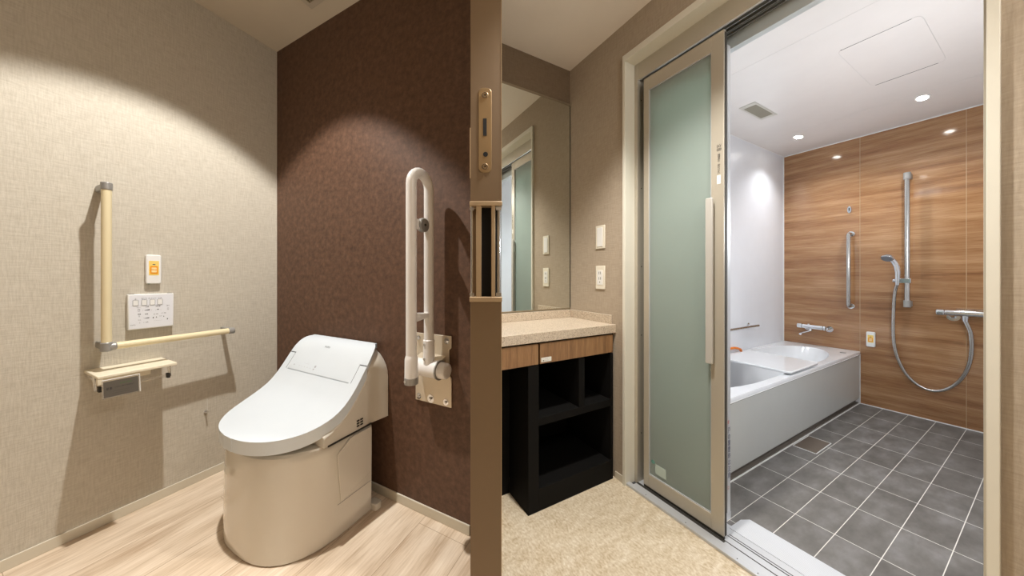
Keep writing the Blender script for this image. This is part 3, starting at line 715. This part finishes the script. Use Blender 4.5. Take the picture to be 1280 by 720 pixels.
MB().cyl((.575, 1.30, .375), (.560, 1.30, .372), .014).build('overflow', 'grey_metal', tb, bevel=.002)
bo = MB()
bo.prism(rrect(.198, .235, .03, 6), lambda a, c: (.432 + a, 1.452 + c, .440), lambda a, c: (.432 + a, 1.452 + c, .454))
board = bo.build('bath_board', 'tub', frame=VR, loc=(.432, 1.452, .440), bevel=.005, seg=3)
board['label'] = 'white transfer board laid across the bathtub'; board['category'] = 'bath board'
bf = MB().box(.585, .612, 1.25, 1.40, .4315, .440).build('rubber_foot', 'gasket', board, bevel=.002, base=(.432, 1.452, .440))
MB().box(.240, .262, 1.27, 1.63, .4315, .440).build('rubber_foot', 'gasket', board, bevel=.002, base=(.432, 1.452, .440))
og = thing('tub_grip', 'orange curved grip on the far rim of the bathtub', 'grip', VR, (.205, 1.5, TZ))
pth = [(.185, 1.30, .462), (.185, 1.52, .472), (.185, 1.58, .470), (.186, 1.63, .461), (.187, 1.665, .450), (.188, 1.68, .432)]
MB().tube(pth, .0095, 12).build('grip_bar', 'tub_orange', og)
MB().tube([(.185, 1.30, .462), (.185, 1.25, .44), (.185, 1.24, .432)], .0095, 12).build('grip_bar_end', 'tub_orange', og)
wb = thing('towel_bar', 'chrome horizontal bar on the white bath wall', 'grab bar', VR, (.164, 1.6, .63))
MB().tube([(.205, .9, .628), (.205, 1.93, .628)], .010, 14).build('bar', 'brushed', wb)
for y in (1.85, 1.0):
    MB().cyl((.164, y, .632), (.205, y, .630), .008).cyl((.164, y, .632), (.169, y, .632), .020).build('bar_mount', 'chrome', wb)

# ------------------------------------------------------------------ on the wood wall
W = 2.56
og2 = thing('wall_hook', 'small chrome oval hook high on the wood panel wall', 'hook', VR, (.577, W, 1.612))
MB().prism([(a * .0115, c * .030) for a, c in [(math.cos(k * PI / 10), math.sin(k * PI / 10)) for k in range(20)]], lambda a, c: (.5765 + a, W, 1.612 + c), lambda a, c: (.5765 + a, W - .010, 1.612 + c)).build('hook_plate', 'chrome', og2, bevel=.002)
MB().box(.573, .580, W - .012, W - .010, 1.600, 1.626).build('hook_slot', 'gasket', og2, smooth=False)
vb_ = thing('grab_bar', 'chrome vertical grab bar above the bath faucet', 'grab bar', VR, (.587, W, 1.1))
bx, by = .5835, W - .062
arc = [(.5845, W, .800), (.5845, by + .02, .800), (bx, by + .005, .806), (bx, by, .822), (bx, by, 1.385), (bx, by + .005, 1.400), (.5845, by + .02, 1.406), (.5845, W, 1.406)]
MB().tube(arc, .0125, 16).build('bar', 'brushed', vb_)
for z in (.80, 1.406): MB().cyl((.5845, W, z), (.5845, W - .008, z), .022).build('flange', 'chrome', vb_, bevel=.002)
call_button(VR, (.690, W, .542), 'white call button with orange square on the wood wall beside the tub', (1, 0, 0), (0, -1, 0), .0225, .060, .018)
# bath faucet
fa = thing('bath_faucet', 'chrome thermostatic bath faucet over the tub end', 'faucet', VR, (.37, W, .59))
FY = W - .085
MB().cyl((.318, FY, .602), (.446, FY, .600), .020).build('faucet_body', 'chrome', fa, bevel=.002)
MB().cyl((.286, FY, .604), (.3165, FY, .603), .0225).build('temperature_dial', 'chrome', fa, bevel=.003)
MB().cyl((.4475, FY, .600), (.462, FY, .600), .0215).build('flow_dial', 'chrome', fa, bevel=.003)
MB().tube([(.37, FY - .005, .59), (.37, FY - .006, .57), (.362, FY - .02, .560), (.335, FY - .085, .545), (.330, FY - .095, .535)], [.014, .012, .009, .009, .009], 12).build('spout', 'chrome', fa)
for x in (.462, .330): MB().tube([(x, FY, .596), (x, FY + .04, .59), (x, W, .588)], .012, 12).cyl((x, W, .588), (x, W - .010, .588), .026).build('wall_union', 'chrome', fa)
MB().box(.352, .366, FY - .008, FY + .008, .619, .626).build('top_button', 'chrome', fa, bevel=.002)
# slide bar with hand shower
sb = thing('slide_bar', 'tall steel shower slide bar on the wood wall', 'shower rail', VR, (.873, W, 1.3))
SX, SY = .868, W - .060
MB().cyl((SX, SY, .835), (SX, SY, 1.815), .0135, seg=20).build('rail', 'brushed', sb)
for z in (.845, 1.800):
    MB().cyl((SX, SY, z - .026), (SX, SY, z + .026), .0175, seg=20).box(SX - .010, SX + .016, SY, W, z - .020, z + .020).build('rail_bracket', 'grey_metal', sb, bevel=.003)
MB().box(SX - .048, SX + .020, SY - .028, SY + .016, 1.000, 1.035).cyl((SX - .050, SY - .02, 1.018), (SX - .062, SY - .022, 1.018), .014).build('slider', 'chrome', sb, bevel=.003)
hs = thing('hand_shower', 'chrome hand shower clipped to the slide bar', 'hand shower', VR, (.82, SY - .02, 1.02))
hp = [(.827, SY - .02, .985), (.828, SY - .02, 1.03), (.829, SY - .022, 1.08), (.825, SY - .028, 1.125), (.815, SY - .038, 1.160), (.800, SY - .05, 1.190), (.787, SY - .06, 1.208)]
MB().tube(hp, [.010, .013, .014, .015, .016, .017, .014], 14).build('handle', 'chrome', hs)
hd = MB().tube([(.796, SY - .052, 1.206), (.792, SY - .062, 1.196), (.788, SY - .072, 1.184)], [.020, .032, .033], 20)
hd.build('spray_head', 'chrome', hs, bevel=.003)
MB().tube([(.7878, SY - .0725, 1.1835), (.787, SY - .0745, 1.1812)], [.027, .027], 20).build('spray_face', plain('grey spray face', (120, 124, 130), .4), hs)
ho = [(.826, SY - .020, .990), (.815, 2.50, .94), (.808, 2.51, .86), (.803, 2.52, .72), (.804, 2.52, .58), (.815, 2.52, .47), (.838, 2.52, .375), (.870, 2.52, .300), (.918, 2.52, .245), (.970, 2.52, .228), (1.020, 2.52, .252), (1.064, 2.52, .310), (1.097, 2.51, .392), (1.115, 2.50, .485), (1.121, 2.49, .58), (1.118, 2.48, .67), (1.109, 2.475, .715), (1.100, 2.474, .749)]
def crom(P, k=6):
    out = []
    for i in range(len(P) - 1):
        p0, p1, p2, p3 = [Vector(P[max(0, min(len(P) - 1, i + d))]) for d in (-1, 0, 1, 2)]
        for s in range(k):
            t_ = s / k; out.append(.5 * ((2 * p1) + (p2 - p0) * t_ + (2 * p0 - 5 * p1 + 4 * p2 - p3) * t_ ** 2 + (3 * p1 - p0 - 3 * p2 + p3) * t_ ** 3))
    out.append(Vector(P[-1])); return out
hpth = crom(ho)
hsx = MB().tube(hpth, [.0092 + (.0008 if i % 2 else 0) for i in range(len(hpth))], 12).build('shower_hose', 'brushed', frame=VR, loc=(.96, 2.52, .6))
hsx['label'] = 'silver shower hose looping from hand shower to wall mixer'; hsx['category'] = 'hose'
# shower mixer
sm = thing('shower_mixer', 'chrome bar shower mixer with clear shelf, at the right casing', 'faucet', VR, (1.1, W, .80))
MY = W - .090
MB().cyl((1.025, MY, .800), (1.225, MY, .800), .021, seg=24).build('mixer_body', 'chrome', sm, bevel=.002)
MB().cyl((.992, MY, .800), (1.0235, MY, .800), .0235, seg=24).build('temperature_dial', 'chrome', sm, bevel=.003)
MB().cyl((1.2265, MY, .800), (1.262, MY, .800), .0235, seg=24).build('flow_dial', 'chrome', sm, bevel=.003)
for x in (1.050, 1.200): MB().tube([(x, MY, .79), (x, MY + .05, .772), (x, W, .765)], .013, 12).cyl((x, W, .765), (x, W - .012, .765), .027).build('wall_union', 'chrome', sm)
MB().tube([(1.100, MY, .79), (1.100, MY, .765), (1.100, MY + .004, .748)], [.014, .012, .011], 12).build('hose_outlet', 'chrome', sm)
MB().prism(rrect(.075, .045, .012, 4), lambda a, c: (1.14 + a, W - .047 + c, .824), lambda a, c: (1.14 + a, W - .047 + c, .828)).build('clear_shelf', 'acrylic', sm)

# bath ceiling items
hv = thing('ceiling_vent', 'square beige exhaust grille in the white bath ceiling', 'vent', VR, (.43, 1.33, BC))
MB().box(.386, .474, 1.165, 1.495, BC - .004, BC - .0003).build('frame', plain('grille frame', (206, 202, 192), .5), hv, bevel=.001)
MB().box(.397, .463, 1.205, 1.455, BC - .005, BC - .004).build('grille_mesh', plain('grille mesh', (150, 144, 128), .7), hv, smooth=False)
ht = thing('ceiling_hatch', 'white inspection hatch with rounded corners in the bath ceiling', 'hatch', VR, (.995, 1.3, BC))
hr = [(.996 + a, 1.298 + c * 2.45) for a, c in rrect(.1240, .1240, .018, 5)]
MB().prism(hr, lambda a, c: (a, c, BC - .0006), lambda a, c: (a, c, BC - .0001)).build('hatch_panel', 'bath_ceil', ht, smooth=False)
MB().tube([(a, c, BC - .0006) for a, c in hr], .0010, 5, closed=True).build('hatch_gap', 'line', ht)
for y in (.995, 1.60): MB().tube([(.885, y, BC - .001), (1.095, y, BC - .001)], .0014, 5).build('hatch_edge', 'dark_line', ht)
def downlight(x, y, label):
    r = thing('downlight', label, 'downlight', VR, (x, y, BC), 'bath ceiling downlights')
    out = [(math.cos(k * PI / 12), math.sin(k * PI / 12)) for k in range(24)]
    MB().prism([(a * .030, c * .056) for a, c in out], lambda a, c: (x + a, y + c, BC - .0035), lambda a, c: (x + a, y + c, BC - .0002)).build('bezel', 'white', r, bevel=.001)
    MB().prism([(a * .022, c * .042) for a, c in out], lambda a, c: (x + a, y + c, BC - .0045), lambda a, c: (x + a, y + c, BC - .0036)).build('lens', 'lamp', r)
downlight(.3995, 2.11, 'lit round downlight over the bathtub, by the white wall')
downlight(.9864, 2.074, 'lit round downlight over the tiles, by the ceiling hatch')
downlight(.656, .345, 'lit round downlight in the bath ceiling just inside the sliding door')
dg_ = MB().box(.640, .736, 1.225, 1.465, .0, .003).build('floor_drain', 'grate', frame=VR, loc=(.688, 1.345, 0), bevel=.001)
dg_['label'] = 'square metal drain cover in the grey tiles beside the tub'; dg_['category'] = 'drain'
MB().box(.637, .640, 1.222, 1.468, .0, .0035).box(.736, .739, 1.222, 1.468, .0, .0035).box(.637, .739, 1.222, 1.226, .0, .0035).box(.637, .739, 1.464, 1.468, .0, .0035).build('drain_rim', 'white', dg_, smooth=False, base=(.688, 1.345, 0))

# ------------------------------------------------------------------ lights
def light(kind, frame, loc, target, power, col, **k):
    ld = bpy.data.lights.new('lamp', kind); ld.energy = power; ld.color = col
    for a, v in k.items(): setattr(ld, a, v)
    o = bpy.data.objects.new(k.get('name_', 'lamp'), ld); C.objects.link(o)
    p = frame.m() @ Vector(loc); q = frame.m() @ Vector(target)
    o.location = p; o.rotation_euler = (q - p).to_track_quat('-Z', 'Y').to_euler()
    return o
R2 = math.radians
warm = (1, .82, .62); soft = (1, .975, .93); neutral = (1, .965, .91); cool = (.95, .97, 1)
sp_ = light('SPOT', TL, (.70, -.52, 2.42), (.50, -.68, 0), 78, soft, spot_size=R2(98), spot_blend=.24, shadow_soft_size=.018)
sp_.data.use_nodes = True; nt = sp_.data.node_tree      # reflector lamp with a flatter beam
em = next(n for n in nt.nodes if n.type == 'EMISSION'); lf = nt.nodes.new('ShaderNodeLightFalloff'); lf.inputs['Strength'].default_value = 1
nt.links.new(lf.outputs['Linear'], em.inputs['Strength'])
light('AREA', TL, (1.4, -1.3, 2.43), (1.2, -1.2, 0), 3, warm, shape='DISK', size=.5)  # weak fill with no fixture, added to lift the toilet room
light('SPOT', VR, (.80, -.50, 2.31), (.85, -.50, 0), 125, neutral, spot_size=R2(100), spot_blend=.7, shadow_soft_size=.04)
light('POINT', VR, (1.9, -.50, 2.05), (1.6, -.6, 0), 19, neutral, shadow_soft_size=.08)  # unseen point fill, added to brighten the vanity ceiling
for x, y in ((.3995, 2.11), (.9864, 2.074), (.656, .345)):
    light('SPOT', VR, (x, y, BC - .02), (x + .34 if x < .5 else x, y, 0), 22, cool, spot_size=R2(130), spot_blend=.8, shadow_soft_size=.02)
light('POINT', VR, (1.36, .9, 1.35), (0, 0, 0), 17, cool, shadow_soft_size=.06)  # bare mid-air fill by the hidden wall, added to brighten the bath ceiling

wd = bpy.data.worlds.new('world'); bpy.context.scene.world = wd; wd.use_nodes = True
wd.node_tree.nodes['Background'].inputs[0].default_value = (.5, .47, .43, 1); wd.node_tree.nodes['Background'].inputs[1].default_value = .15
sc = bpy.context.scene
sc.view_settings.view_transform = 'Standard'; sc.view_settings.look = 'None'; sc.view_settings.exposure = 0
for o in C.objects:
    if '_base' in o: del o['_base']
